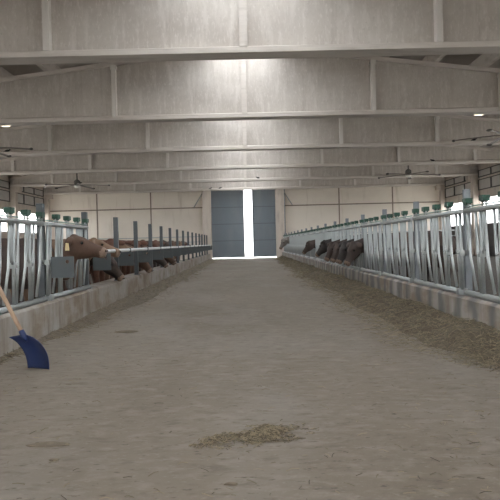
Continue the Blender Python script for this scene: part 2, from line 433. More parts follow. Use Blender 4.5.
# roof beams
def roof_beam(y):
    e = struct(empty('roof_beam', (0, y, ZB)))
    R = SIDE - 0.02
    zt = lambda x: top(x) - ZB
    def prism(xs_z0, xs_z1, y0, y1):
        n = len(xs_z0)
        poly = list(xs_z0) + list(reversed(xs_z1)); k = len(poly)
        vs = [(x, y0, z) for x, z in poly] + [(x, y1, z) for x, z in poly]
        fs = [(i, i + 1, k - 2 - i, k - 1 - i) for i in range(n - 1)] + [(k + k - 1 - i, k + k - 2 - i, k + i + 1, k + i) for i in range(n - 1)]
        fs += [(i, (i + 1) % k, k + (i + 1) % k, k + i) for i in range(k)]
        return vs, fs
    xs = [-R, -R / 2, 0, R / 2, R]
    mb = MB(); mb.add(*prism([(x, 0.14) for x in xs], [(x, zt(x)) for x in xs], -0.07, 0.07))
    mb.build('web', M['beam'], e)
    mb = MB()
    mb.box(-R, R, -0.23, 0.23, 0, 0.11)
    mb.add([(-R, -0.23, 0.11), (R, -0.23, 0.11), (R, 0.23, 0.11), (-R, 0.23, 0.11), (-R, -0.07, 0.17), (R, -0.07, 0.17), (R, 0.07, 0.17), (-R, 0.07, 0.17)],
           [(0, 1, 5, 4), (1, 2, 6, 5), (2, 3, 7, 6), (3, 0, 4, 7)])
    mb.build('bottom_flange', M['flange'], e)
    mb = MB(); mb.add(*prism([(x, zt(x)) for x in xs], [(x, zt(x) + 0.12) for x in xs], -0.17, 0.17))
    mb.build('top_flange', M['flange'], e)
    for x in (-11.6, -7.75, -3.83, 0.05, 3.93, 7.8, 11.65):
        mb = MB()
        w_ = 0.065 if abs(x) > 1 else 0.08
        mb.box(x - w_, x + w_, -0.235, -0.07, 0.12, zt(abs(x) + 0.1)); mb.box(x - w_, x + w_, 0.07, 0.235, 0.12, zt(abs(x) + 0.1))
        mb.box(x - w_ - 0.03, x + w_ + 0.03, -0.24, -0.07, zt(abs(x) + 0.1) - 0.12, zt(abs(x) + 0.1) - 0.02)
        mb.build('stiffener', M['rib'] if abs(x) > 1 else M['flange'], e)
    return e
for y in BEAM_Y[1:]:
    roof_beam(y)

# ------------------------------------------------------------------ headlock fence
PITCH = 2.05; NL = 4; LP = 0.48
def tube_mesh(name, *paths, r=0.02, n=8):
    mb = MB()
    for p in paths: mb.tube(p, r, n)
    return mb.mesh(name)
# panel meshes, local x along the fence, z measured from the curb top
me_top = tube_mesh('top_rail', [(0.06, 0, 0.975), (PITCH - 0.06, 0, 0.975)], r=0.03, n=10)
me_bot = MB().tube([(0.06, 0, 0.034), (PITCH - 0.06, 0, 0.034)], 0.034, 10).box(0.06, 0.14, -0.055, 0.055, 0.0, 0.075).mesh('bottom_rail')
me_rod = tube_mesh('release_rod', [(0.06, 0.0, 1.02), (PITCH - 0.06, 0.0, 1.02)], r=0.009, n=6)
me_upA = tube_mesh('upright', [(-0.03, 0, 0.06), (0.03, 0, 0.95)], r=0.0215)
me_upB = tube_mesh('upright', [(-0.075, 0, 0.06), (0.0, 0, 0.5), (0.04, 0, 0.95)], r=0.017)
me_swO = tube_mesh('swing_bar', [(-0.17, 0, 0.085), (-0.01, 0, 0.46), (0.0, 0, 0.54), (0.045, 0, 1.0)], r=0.0165)
me_swC = tube_mesh('swing_bar', [(0.03, 0, 0.09), (0.035, 0, 0.5), (0.04, 0, 1.0)], r=0.0165)
me_stop = MB().tube([(0.0, 0, 0.485), (0.115, 0, 0.485)], 0.015, 6).box(-0.03, 0.01, -0.03, 0.03, 0.455, 0.52).mesh('stop_bar')
me_guide = tube_mesh('guide_bar', [(-0.03, 0, 0.95), (-0.05, 0, 0.66), (-0.03, 0, 0.54), (0.015, 0, 0.47)], r=0.015)
mb = MB().box(-0.058, 0.058, -0.04, 0.04, 0.055, 0.115, bev=0.006).box(-0.03, 0.03, -0.03, 0.03, 0.04, 0.06)
me_latch = mb.mesh('latch')
mb = MB().tube([(-0.05, 0, 0.0), (-0.04, 0, 0.045), (0.0, 0, 0.06), (0.04, 0, 0.045), (0.05, 0, 0.0)], 0.012, 6)
me_yoke = mb.mesh('latch_yoke')

def add_lock(e, k, closed):
    u = 0.09 + LP * k
    def put(name, me, x, z=0.0, m=M['galv']):
        return link(name, me, m, e, (x, 0, z))
    put('upright', me_upA, u)
    put('upright', me_upB, u + 0.115)
    put('stop_bar', me_stop, u)
    put('swing_bar', me_swC if closed else me_swO, u + 0.345)
    put('guide_bar', me_guide, u + 0.465 if k < NL - 1 else u + 0.44)
    put('latch_yoke', me_yoke, u + 0.395, 1.0)
    put('latch', me_latch, u + 0.395, 1.0, M['green'])

def panel(side, ybase, label, closed=()):
    # side -1: fence on the left; local x runs toward +Y on both sides
    e = empty('headlock_panel', (side * FX, ybase, CURB_H), PI / 2)
    tag(e, label, 'cattle fence', 'headlock panels along the ' + ('left' if side < 0 else 'right') + ' curb')
    link('top_rail', me_top, M['galv'], e); link('bottom_rail', me_bot, M['galv'], e); link('release_rod', me_rod, M['rod'], e)
    for k in range(NL): add_lock(e, k, k in closed)
    return e

me_post = MB().box(-0.042, 0.042, -0.042, 0.042, 0.0, 1.235, bev=0.006).mesh('post')
me_foot = MB().box(-0.055, 0.085, -0.055, 0.055, 0.0, 0.012).mesh('foot_plate')
for sx in (-1, 1):
    pass
def post(side, y, label, m):
    back = 0.075 if (side > 0 or y < 9.7) else 0.0
    e = empty('fence_post', (side * (FX + back), y + back * 1.3, CURB_H))
    tag(e, label, 'post', 'fence posts along the ' + ('left' if side < 0 else 'right') + ' curb')
    o = link('shaft', me_post if m is M['post_dark'] else me_post_g, m, e)
    link('foot_plate', me_foot, m, e)
    return e
me_post_g = MB().box(-0.036, 0.036, -0.036, 0.036, 0.0, 1.235, bev=0.005).mesh('post')

RP0 = 6.83; LP0 = 7.43
# right-hand cows: (y, pose, coat)
R_COWS = [(12.7, 'hang', 'coat_dark_or_shade'), (13.8, 'hang', 'coat_black'), (14.75, 'hang', 'coat_dark_or_shade'), (15.84, 'hang', 'coat_dark_or_shade'), (17.4, 'turned', 'coat_black'), (21.7, 'turned', 'coat_dark_or_shade'), (34.4, 'hang', 'coat_grey')]
def lock_at(y, base):
    """the lock whose neck opening lies nearest y: (panel index, lock index, centre of opening)"""
    best = None
    for i in range(-3, 20):
        for k in range(NL):
            c = base + PITCH * i + 0.09 + LP * k + 0.235
            if best is None or abs(c - y) < abs(best[2] - y): best = (i, k, c)
    return best
closedR = {}
rc = []
for (y, pose, ct) in R_COWS:
    i, k, c = lock_at(y, RP0); closedR.setdefault(i, []).append(k); rc.append((c, pose, ct))
i0, k0, yC1 = lock_at(8.2, LP0)
for j, i in enumerate(range(-1, 16)):
    y = RP0 + PITCH * i
    panel(1, y, 'galvanised headlock panel on the right curb, %s from the camera' % ORD[j], closedR.get(i, ()))
for j, i in enumerate(range(0, 17)):
    post(1, RP0 + PITCH * i, 'grey steel post in the right headlock fence, %s from the camera' % ORD[j], M['post_grey'])
panel(-1, LP0 - PITCH, 'galvanised headlock panel on the left curb, nearest the camera behind the blue scoop')
panel(-1, LP0, 'galvanised headlock panel on the left curb that the ear-tagged cow puts its neck through', [k0])

# left posts with bracket plates, and the forward neck rail
def plate_mesh():
    # plate standing square to the fence with a round hole near the upper outer corner
    w, h, t = 0.29, 0.27, 0.012
    cx, cz, r = 0.205, 0.205, 0.024
    n = 16
    outer = []
    for k in range(n):
        a = 2 * PI * k / n
        dx, dz = math.cos(a), math.sin(a)
        tt = min([((w - cx) / dx) if dx > 1e-6 else 9, (-cx / dx) if dx < -1e-6 else 9, ((h - cz) / dz) if dz > 1e-6 else 9, (-cz / dz) if dz < -1e-6 else 9])
        outer.append((cx + dx * tt, cz + dz * tt))
    for c in ((0, 0), (w, 0), (w, h), (0, h)):
        k = min(range(n), key=lambda q: (outer[q][0] - c[0]) ** 2 + (outer[q][1] - c[1]) ** 2)
        outer[k] = c
    inner = [(cx + r * math.cos(2 * PI * k / n), cz + r * math.sin(2 * PI * k / n)) for k in range(n)]
    vs = [(x, -t / 2, z) for x, z in outer] + [(x, -t / 2, z) for x, z in inner] + [(x, t / 2, z) for x, z in outer] + [(x, t / 2, z) for x, z in inner]
    fs = []
    for k in range(n):
        k2 = (k + 1) % n
        fs += [(k, k2, n + k2, n + k), (2 * n + k2, 2 * n + k, 3 * n + k, 3 * n + k2), (k2, k, 2 * n + k, 2 * n + k2), (n + k, n + k2, 3 * n + k2, 3 * n + k)]
    return MB().add(vs, fs).mesh('rail_bracket')
me_plate = plate_mesh()
NLEFT = 16
for i in range(NLEFT):
    y = LP0 + PITCH * i
    e = post(-1, y, 'dark slate steel post on the left curb, %s from the camera' % ORD[i], M['post_dark'])
    b = link('rail_bracket', me_plate, M['plate'], e, (0.043 + (0.075 if i < 2 else 0.0), 0, 0.285))
ye = LP0 + PITCH * (NLEFT - 1)
e = empty('neck_rail', (-FX + 0.24, 9.1, 1.0 - 0.04))
tag(e, 'pale steel neck rail running along the front of the slate posts on the left', 'rail')
MB().tube([(0, 0, 0.06), (0, ye - 9.1 + 0.2, 0.06)], 0.033, 10).build('tube', M['rail'], e)
for i in range(1, NLEFT):
    yy = LP0 + PITCH * i - 9.1
    MB().box(-0.045, 0.045, yy - 0.025, yy + 0.025, 0.0, 0.10, bev=0.008).build('clamp', M['plate'], e)

# ------------------------------------------------------------------ cattle
def loft(mb, rings, n=18):
    """rings: (x, z, half width, half height) along a path in the xz plane"""
    vs = []; fs = []
    P = [Vector((r[0], 0, r[1])) for r in rings]
    for i, r in enumerate(rings):
        t = (P[min(i + 1, len(P) - 1)] - P[max(i - 1, 0)]).normalized()
        nrm = Vector((-t.z, 0, t.x))
        for k in range(n):
            a = 2 * PI * k / n
            vs.append(P[i] + Vector((0, 1, 0)) * r[2] * math.cos(a) + nrm * r[3] * math.sin(a))
    for i in range(len(rings) - 1):
        for k in range(n):
            k2 = (k + 1) % n
            fs.append((i * n + k, i * n + k2, (i + 1) * n + k2, (i + 1) * n + k))
    fs.append(tuple(range(n - 1, -1, -1))); fs.append(tuple((len(rings) - 1) * n + k for k in range(n)))
    mb.add(vs, fs, 0, True)

POSES = {   # poll x,z ; head direction angle below horizontal (deg) ; head yaw (deg) ; mid neck
    'reach':  dict(poll=(0.47, 1.15), ang=18, yaw=24, mid=(0.27, 0.83), nb=(-0.22, 0.84)),
    'raised': dict(poll=(0.40, 1.22), ang=38, yaw=15, mid=(0.18, 1.10)),
    'look':   dict(poll=(0.16, 1.13), ang=20, yaw=30, mid=(0.0, 1.03)),
    'level':  dict(poll=(0.12, 1.15), ang=22, yaw=-8, mid=(0.0, 1.06)),
    'front':  dict(poll=(0.14, 1.14), ang=32, yaw=-62, mid=(0.0, 1.05)),
    'turned': dict(poll=(0.50, 1.02), ang=48, yaw=-35, mid=(0.24, 1.0)),
    'hang':   dict(poll=(0.50, 0.98), ang=58, yaw=25, mid=(0.24, 0.98)),
    'down':   dict(poll=(0.44, 0.84), ang=52, yaw=10, mid=(0.2, 0.93)),
}
HEADL = 0.50
def cow_mesh(pose):
    p = POSES[pose]
    mb = MB()
    loft(mb, [(-1.66, 1.0, .03, .05), (-1.62, .99, .11, .15), (-1.52, .97, .19, .25), (-1.3, .95, .255, .33), (-1.0, .90, .29, .37), (-.65, .87, .295, .385), (-.35, .89, .26, .37), (-.15, .93, .2, .31), (-.02, .95, .14, .22), (.06, .95, .06, .1)])
    px, pz = p['poll']; mx, mz = p['mid']
    a = math.radians(p['ang']); d = (math.cos(a), -math.sin(a))
    # neck
    nb = p.get('nb', (-0.25, 1.0))
    loft(mb, [(nb[0], nb[1], .18, .27), ((nb[0] + mx) / 2, (nb[1] + mz) / 2, .135, .235), (mx, mz, .108, .20), ((mx + px) / 2, (mz + pz) / 2, .10, .155), (px - 0.02, pz - 0.01, .095, .125), (px + d[0] * .05, pz + d[1] * .05, .085, .09)])
    # legs
    for s in (-1, 1):
        f = MB()
        mb.tube([(-.16, s * .15, .85), (-.14, s * .145, .62), (-.13, s * .14, .40), (-.135, s * .14, .36), (-.13, s * .14, .12), (-.11, s * .14, .06), (-.10, s * .14, 0.0)], [.12, .085, .056, .056, .037, .05, .058], 12)
        mb.tube([(-1.36, s * .16, .92), (-1.28, s * .165, .68), (-1.40, s * .16, .47), (-1.46, s * .155, .42), (-1.42, s * .155, .14), (-1.39, s * .155, .06), (-1.375, s * .155, 0.0)], [.17, .125, .07, .062, .04, .052, .06], 12)
    # tail
    mb.tube([(-1.63, 0, 1.12), (-1.70, 0, 1.0), (-1.72, 0, .75), (-1.71, 0, .5), (-1.71, 0, .36)], [.045, .032, .028, .035, .05], 8)
    # udder / brisket
    mb.ellipsoid((-.12, 0, .72), (.2, .1, .14)); mb.ellipsoid((-1.1, 0, .58), (.16, .12, .1))
    nbody = len(mb.v)
    # head, ears: built straight, then yawed about the poll
    hb = MB()
    hd = lambda s_, off=0.0: (px + d[0] * s_ - d[1] * 0 + (-d[1]) * 0 + off * (-d[1]) * -1 * 0, pz + d[1] * s_)
    loft(hb, [*[(px + d[0] * a_ + jx * d[1], pz + d[1] * a_ - jx * d[0], w_, h_) for a_, jx, w_, h_ in ((-.08, 0, .06, .07), (-.04, .01, .10, .125), (.05, .025, .122, .155), (.13, .03, .12, .158), (.20, .025, .098, .135), (.28, .012, .078, .105), (.35, .004, .07, .088), (.41, .004, .08, .085), (.455, .004, .076, .076), (.485, .004, .05, .05))]])
    nrm = (-d[1], d[0])   # up-side normal of the head in the xz plane
    if nrm[1] < 0: nrm = (-nrm[0], -nrm[1])
    for s in (-1, 1):
        c = Vector((px + nrm[0] * .04 - d[0] * 0.0, s * .185, pz + nrm[1] * .04 - d[1] * 0.0))
        Rm = Matrix.Rotation(s * math.radians(-14), 3, 'X')
        hb.ellipsoid(c, (.032, .13, .062), 12, 8, 0, Rm)
        # brow and nostril bulges
        hb.ellipsoid((px + d[0] * .14 + nrm[0] * .07, s * .085, pz + d[1] * .14 + nrm[1] * .07), (.04, .032, .04))
    hb.ellipsoid((px - d[0] * .02 + nrm[0] * .09, 0, pz - d[1] * .02 + nrm[1] * .09), (.06, .07, .045))
    yw = math.radians(p['yaw'])
    piv = Vector((px, 0, pz))
    RY = Matrix.Rotation(yw, 3, 'Z')
    hb.v = [tuple(RY @ (Vector(q) - piv) + piv) for q in hb.v]
    mb.add(hb.v, hb.f, 0, True)
    me = mb.mesh('cow_raw')
    o = bpy.data.objects.new('cow_raw', me); COL.objects.link(o)
    r = o.modifiers.new('r', 'REMESH'); r.mode = 'VOXEL'; r.voxel_size = 0.021; r.use_smooth_shade = True
    sm_ = o.modifiers.new('s', 'SMOOTH'); sm_.factor = 0.6; sm_.iterations = 4
    dg = bpy.context.evaluated_depsgraph_get(); dg.update()
    out = bpy.data.meshes.new_from_object(o.evaluated_get(dg))
    out.name = 'body'
    bpy.data.objects.remove(o)
    tip = RY @ Vector((d[0] * HEADL, 0, d[1] * HEADL)) + piv
    hdir = RY @ Vector((d[0], 0, d[1])); hup = RY @ Vector((nrm[0], 0, nrm[1])); hside = RY @ Vector((0, 1, 0))
    out.materials.clear()
    for m_ in (M['coat_brown'], M['muzzle'], M['hoof'], M['nose'], M['coat_dark_or_shade']): out.materials.append(m_)
    for f in out.polygons:
        c = f.center
        dist = (c - tip).length
        if dist < .045: f.material_index = 3
        elif dist < .115: f.material_index = 1
        elif c.z < .055: f.material_index = 2
        elif pose == 'reach' and c.x < 0.06 + 0.10 * noise.noise((c.x * 4, c.y * 4, c.z * 4)): f.material_index = 4  # trunk coloured darker than the head, standing in for shade behind the fence
        f.use_smooth = True
    eye = MB()
    eyes = []
    for s in (-1, 1):
        c = piv + hdir * .15 + hup * .055 + hside * s * .112
        eyes.append(MB().ellipsoid(c, (.022, .018, .022), 10, 8).mesh('eye'))
    nost = []
    for s in (-1, 1):
        c = piv + hdir * .475 + hup * .035 + hside * s * .034
        nost.append(MB().ellipsoid(c, (.014, .012, .014), 8, 6).mesh('nostril'))
    earp = piv + hup * .03 + hside * -.285 + Vector((0.03, 0, -.085))
    return dict(me=out, eyes=eyes, nost=nost, ear=earp, frame=(hdir, hup, hside))
CM = {k: cow_mesh(k) for k in POSES}
def cow(side, y, pose, ct, label, x=2.86, rz=0.0, ear_tag=False):
    e = empty('cow', (side * x, y, 0), (0 if side < 0 else PI) + rz)
    tag(e, label, 'cow', 'cattle feeding at the ' + ('left' if side < 0 else 'right') + ' curb')
    d = CM[pose]
    b = link('body', d['me'], [], e)
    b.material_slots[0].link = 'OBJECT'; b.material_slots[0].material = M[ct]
    for m_ in d['eyes']: link('eye', m_, M['eye'], e)
    for m_ in d['nost']: link('nostril', m_, M['eye'], e)
    if ear_tag:
        hd_, hu, hs = d['frame']
        c = d['ear']
        t = MB()
        # a small tapered plate hanging from the ear
        ax, az = Vector((1, 0, 0)), Vector((0, 0, 1))
        p0 = c + Vector((0.0, -0.012, 0.03))
        for (yo) in (0,):
            pts = [(-.022, .035), (.022, .035), (.034, -.035), (.034, -.065), (-.034, -.065), (-.034, -.035)]
            vs = [p0 + ax * a_ + az * b_ + Vector((0, -.006, 0)) for a_, b_ in pts] + [p0 + ax * a_ + az * b_ + Vector((0, .002, 0)) for a_, b_ in pts]
            t.add(vs, [tuple(range(6)), tuple(range(11, 5, -1))] + [(i, (i + 1) % 6, 6 + (i + 1) % 6, 6 + i) for i in range(6)])
        o = t.build('ear_tag', M['tag'], e); o['label'] = 'yellow plastic ear tag'
    return e
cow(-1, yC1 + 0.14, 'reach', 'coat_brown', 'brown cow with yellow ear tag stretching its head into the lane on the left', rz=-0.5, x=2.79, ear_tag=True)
L_COWS = [(10.3, 'look', 'coat_tan', 'tan-headed cow looking over the left neck rail, just behind the ear-tagged cow', 2.80, -0.35),
          (11.3, 'down', 'coat_dark_or_shade', 'dark brown cow lowering its head before the third slate post on the left', 3.06, -0.3),
          (12.3, 'front', 'coat_red', 'reddish cow with head up just past the third slate post on the left', 2.95, -0.2),
          (13.05, 'level', 'coat_tan', 'tan cow with raised head just before the fourth slate post on the left', 3.02, -0.22),
          (14.25, 'down', 'coat_brown', 'brown cow dipping a pale muzzle under the left rail past the fourth slate post', 3.02, -0.2),
          (15.05, 'front', 'coat_red', 'red-brown cow with raised head just before the fifth slate post on the left', 2.95, -0.15),
          (16.3, 'front', 'coat_brown', 'brown cow with head up just past the fifth slate post on the left', 2.98, -0.2),
          (17.2, 'down', 'coat_dark_or_shade', 'dark cow with lowered head just before the sixth slate post on the left', 3.04, -0.15),
          (18.4, 'front', 'coat_red', 'red-brown cow with head up just past the sixth slate post on the left', 2.95, -0.2),
          (19.2, 'down', 'coat_brown', 'brown cow with lowered head before the seventh slate post on the left', 3.04, -0.2),
          (20.5, 'level', 'coat_dark_or_shade', 'dark cow with level head past the seventh slate post on the left', 3.0, -0.25),
          (22.6, 'front', 'coat_brown', 'brown cow with head up past the eighth slate post on the left', 2.95, -0.2),
          (24.7, 'front', 'coat_tan', 'tan cow with head up past the ninth slate post on the left', 2.95, -0.15),
          (26.9, 'level', 'coat_brown', 'brown cow farthest down the left rail, past the tenth slate post', 3.0, -0.2)]
for (y, pose, ct, lb, x, rz) in L_COWS:
    cow(-1, y, pose, ct, lb, x, rz)
RL = ['dark brown cow hanging its head through the right headlocks, nearest the camera on that side',
      'black cow hanging its head through the right headlocks, second nearest on that side',
      'dark brown cow with hanging head, third nearest in the right headlocks',
      'dark brown cow with hanging head, fourth nearest in the right headlocks',
      'black cow turning its head down the lane, leftmost of the dark cluster on the right',
      'lone dark cow with head out of the right headlocks, beyond the dark cluster',
      'grey-brown cow with its head out at the far end of the right fence']
for (c, pose, ct), lb in zip(rc, RL):
    e = cow(1, c, pose, ct, lb)
    if c > 30: e.scale = (1.22, 1.22, 1.22)

# ------------------------------------------------------------------ pen back rails (cross gates) seen behind the posts
for s in (-1, 1):
    e = empty('pen_gate', (s * (LANE + CURB_T + 0.15), 38.9, 0))
    tag(e, 'pale tubular gate closing the far end of the %s pen before the cream wall' % ('left' if s < 0 else 'right'), 'gate')
    W = 10.9
    for z in (0.55, 0.9, 1.25, 1.6):
        MB().tube([(0, 0, z), (s * W, 0, z)], 0.03, 8).build('rail', M['galv'], e)
    for k in range(5):
        x = s * (W * k / 4)
        MB().tube([(x, 0, 0), (x, 0, 1.68)], 0.035, 8).build('stanchion', M['galv'], e)

# ------------------------------------------------------------------ fans, lamps, birds
def fan(x, y, z, rot, label):
    e = empty('ceiling_fan', (x, y, z), rot)
    tag(e, label, 'fan', 'large ceiling fans over the pens')
    zt = top(x) + 0.5 - z
    MB().tube([(0, 0, 0.28), (0, 0, zt)], 0.035, 10).lathe([(0.10, zt - 0.04), (0.10, zt)], 12).build('stem', M['fan_dark'], e)
    MB().lathe([(0.06, -0.02), (0.15, 0.0), (0.17, 0.06), (0.17, 0.24), (0.12, 0.30), (0.05, 0.34)], 16).build('motor', M['fan_dark'], e)
    MB().lathe([(0.02, -0.12), (0.13, -0.09), (0.16, -0.03), (0.16, 0.0)], 16).build('hub_cap', M['white_cap'], e)
    for k in range(5):
        a = 2 * PI * k / 5
        mb = MB(); n = 9
        vs = []; fs = []
        prof = [(-0.09, 0.006), (-0.03, 0.03), (0.03, 0.028), (0.09, -0.012), (0.03, 0.012), (-0.03, 0.012)]
        for i in range(n):
            r = 0.14 + (1.75 - 0.14) * i / (n - 1)
            zz = 0.03 - 0.06 * (i / (n - 1)) ** 2
            for (t, h) in prof:
                vs.append((r * math.cos(a) - t * math.sin(a), r * math.sin(a) + t * math.cos(a), zz + h))
        m_ = len(prof)
        for i in range(n - 1):
            for q in range(m_):
                q2 = (q + 1) % m_
                fs.append((i * m_ + q, i * m_ + q2, (i + 1) * m_ + q2, (i + 1) * m_ + q))
        fs.append(tuple(range(m_))); fs.append(tuple((n - 1) * m_ + q for q in range(m_ - 1, -1, -1)))
        mb.add(vs, fs); b = mb.build('blade', M['fan_blade'], e)
        tipx, tipy = 1.75 * math.cos(a), 1.75 * math.sin(a)
        mb = MB(); M3 = Matrix.Rotation(a, 3, 'Z')
        mb.ellipsoid((tipx, tipy, -0.02), (0.06, 0.11, 0.045), 10, 6, 0, M3)
        mb.build('blade_tip', M['fan_dark'], b)
    return e
fan(-9.3, 32.9, 4.52, 0.05, 'large ceiling fan above the left pen, farther of the two')
fan(9.15, 32.9, 4.66, 0.0, 'large ceiling fan above the right pen with white hub, farther of the two')
fan(-9.3, 20.9, 4.66, 0.12, 'large ceiling fan at the left edge, nearer of the two over the left pen')
fan(9.3, 20.9, 4.66, 2.75, 'large ceiling fan at the right edge, nearer of the two over the right pen')
for s in (-1, 1):
    x, y, z = s * 8.12, 20.2, 5.33
    e = empty('pendant_lamp', (x, y, z))
    tag(e, 'shallow round lamp glowing warm under the roof on the %s' % ('left' if s < 0 else 'right'), 'lamp', 'round lamps under the roof')
    MB().tube([(0, 0, 0.16), (0, 0, top(x) + 0.5 - z)], 0.012, 6).build('hanger', M['fan_dark'], e)
    MB().lathe([(0.25, 0.02), (0.24, 0.06), (0.16, 0.13), (0.05, 0.17)], 20).build('housing', M['white_cap'], e)
    MB().lathe([(0.02, -0.05), (0.14, -0.04), (0.22, -0.015), (0.245, 0.02)], 20).build('lens', M['lamp'], e)

def bird_mesh():
    mb = MB()
    mb.ellipsoid((0, 0, 0.055), (0.085, 0.04, 0.042), 12, 8, 0, Matrix.Rotation(-0.35, 3, 'Y'))
    mb.ellipsoid((0.075, 0, 0.10), (0.034, 0.03, 0.03), 10, 8)
    mb.tube([(0.10, 0, 0.10), (0.13, 0, 0.095)], [0.012, 0.002], 6)
    mb.add([(-0.06, -0.02, 0.05), (-0.06, 0.02, 0.05), (-0.18, 0.03, 0.0), (-0.18, -0.03, 0.0), (-0.06, -0.02, 0.035), (-0.06, 0.02, 0.035), (-0.18, 0.03, -0.006), (-0.18, -0.03, -0.006)],
           [(0, 1, 2, 3), (7, 6, 5, 4), (0, 4, 5, 1), (1, 5, 6, 2), (2, 6, 7, 3), (3, 7, 4, 0)])
    return mb.mesh('body')
me_bird = bird_mesh()
mb = MB()
for s in (-1, 1): mb.tube([(0.0, s * 0.015, 0.035), (0.005, s * 0.015, 0.0)], 0.004, 5)
me_blegs = mb.mesh('leg')
me_wing = MB().ellipsoid((-0.03, 0.04, 0.06), (0.085, 0.012, 0.032), 10, 6, 0, Matrix.Rotation(-0.3, 3, 'Y')).ellipsoid((-0.03, -0.04, 0.06), (0.085, 0.012, 0.032), 10, 6, 0, Matrix.Rotation(-0.3, 3, 'Y')).mesh('wings')
me_wing.name = 'wings'
def bird(x, y, rz, label):
    e = empty('bird', (x, y, ZB + 0.11), rz)
    tag(e, label, 'bird', 'small dark birds perched on the beams')
    for n_, me, m_ in (('body', me_bird, M['bird']), ('wing_pair', me_wing, M['bird']), ('legs', me_blegs, M['bird'])):
        link(n_, me, m_, e)
bird(-2.40, 41.68, 0.3, 'small dark bird on the beam above the left door leaf, left of a pair')
bird(-1.72, 41.68, 0.2, 'small dark bird on the beam above the left door leaf, right of a pair')
bird(0.82, 35.73, 3.3, 'lone small dark bird perched on the beam over the door gap')
bird(9.5, 29.73, 2.8, 'small dark bird on a beam left of the right-hand far fan')
bird(9.28, 23.73, 0.1, 'small dark bird on the beam higher up near the right edge')
bird(-9.45, 23.73, 0.4, 'small dark bird on the beam near the left edge')

# ------------------------------------------------------------------ blue scoop leaning on the fence
e = empty('grain_scoop', (-1.95, 5.30, 0.0))
tag(e, 'blue plastic scoop shovel with wooden handle leaning against the left headlock fence', 'shovel')
# blade: width axis wa, curved profile leaning back along bk
wa = Vector((0.936, -0.351, 0)); bk = Vector((-1, 0, 0))
NW, NH = 14, 16
def blade_pt(u, v, off):
    # u -1..1 across, v 0..1 from the lip up to the collar
    W = 0.118 + 0.018 * v
    lean = 0.15 * v ** 2.6
    up = 0.30 * v
    side = Vector((0.351, 0.936, 0))      # away from the camera: the face is dished that way
    dish = 0.030 * (1 - u * u) * (0.3 + 0.7 * math.sin(PI * min(1, 0.1 + v * 0.75)))
    p = wa * (u * W) + bk * lean + side * (dish + off) + Vector((0.03, 0.07, up + 0.004))
    if v > 0.8: p.z += 0.016 * ((v - 0.8) / 0.2) * (1 - 1.6 * abs(u - 0.15))
    return p
vs = []; fs = []
for off in (0.0, 0.007):
    for j in range(NH + 1):
        for i in range(NW + 1):
            vs.append(blade_pt(-1 + 2 * i / NW, j / NH, off))
K = (NW + 1) * (NH + 1)
for j in range(NH):
    for i in range(NW):
        a = j * (NW + 1) + i
        fs.append((a, a + 1, a + NW + 2, a + NW + 1)); fs.append((K + a + NW + 1, K + a + NW + 2, K + a + 1, K + a))
for i in range(NW):
    fs.append((i + 1, i, K + i, K + i + 1)); a = NH * (NW + 1) + i; fs.append((a, a + 1, K + a + 1, K + a))
for j in range(NH):
    a = j * (NW + 1); fs.append((a, a + NW + 1, K + a + NW + 1, K + a)); a += NW; fs.append((a + NW + 1, a, K + a, K + a + NW + 1))
mb = MB(); mb.add(vs, fs, 0, True)
mb.build('blade', M['blue'], e)
b0 = blade_pt(0.1, 1.0, 0.0) + Vector((0.0, 0.0, -0.005)); hd0 = Vector((-0.535, 0.135, 1.17)) - b0
hdn = hd0.normalized()
MB().tube([b0 - hdn * 0.07, b0 - hdn * 0.02, b0 + hdn * 0.03, b0 + hdn * 0.045], [0.012, 0.028, 0.026, 0.024], 14).build('socket', M['blue'], e)
hp = [b0 + hdn * (0.03 + hd0.length * t / 8) for t in range(9)]
MB().tube(hp, [0.0195] * 8 + [0.02], 14).build('handle', M['wood'], e)

# ------------------------------------------------------------------ fodder, straw, dirt
def straws(pts_fn, count, name, label, cat, mound=None, base='hay'):
    V = []; F = []; MI = []
    if mound: 
        b = 0
        V += mound[0]; F += mound[1]; MI += [0] * len(mound[1])
    for _ in range(count):
        q = pts_fn()
        if q is None: continue
        x, y, z, ln, wd, tilt = q
        a = random.uniform(0, 2 * PI)
        d = Vector((math.cos(a), math.sin(a), random.uniform(-tilt, tilt))).normalized()
        sd = Vector((-math.sin(a), math.cos(a), 0)) * wd
        upv = Vector((0, 0, wd * 1.2))
        p = Vector((x, y, z)); bend = Vector((random.uniform(-.2, .2), random.uniform(-.2, .2), random.uniform(0, .25))) * ln
        p0, p1, p2 = p - d * ln / 2, p + bend * 0.5, p + d * ln / 2
        p0.z = max(p0.z, 0.003); p2.z = max(p2.z, 0.003); p1.z = max(p1.z, 0.004)
        b = len(V)
        for c in (p0, p1, p2):
            V += [tuple(c + sd), tuple(c - sd), tuple(c + upv)]
        mi = 1 + random.choices((0, 1, 2), (4, 5, 3))[0]
        for s in (0, 3):
            for k in range(3):
                k2 = (k + 1) % 3
                F.append((b + s + k, b + s + k2, b + s + 3 + k2, b + s + 3 + k)); MI.append(mi)
    me = bpy.data.meshes.new(name); me.from_pydata(V, [], F)
    me.polygons.foreach_set('material_index', MI)
    o = link(name, me, [M[base], M['straw_a'], M['straw_b'], M['straw_c']])
    tag(o, label, cat, None, 'stuff'); return o

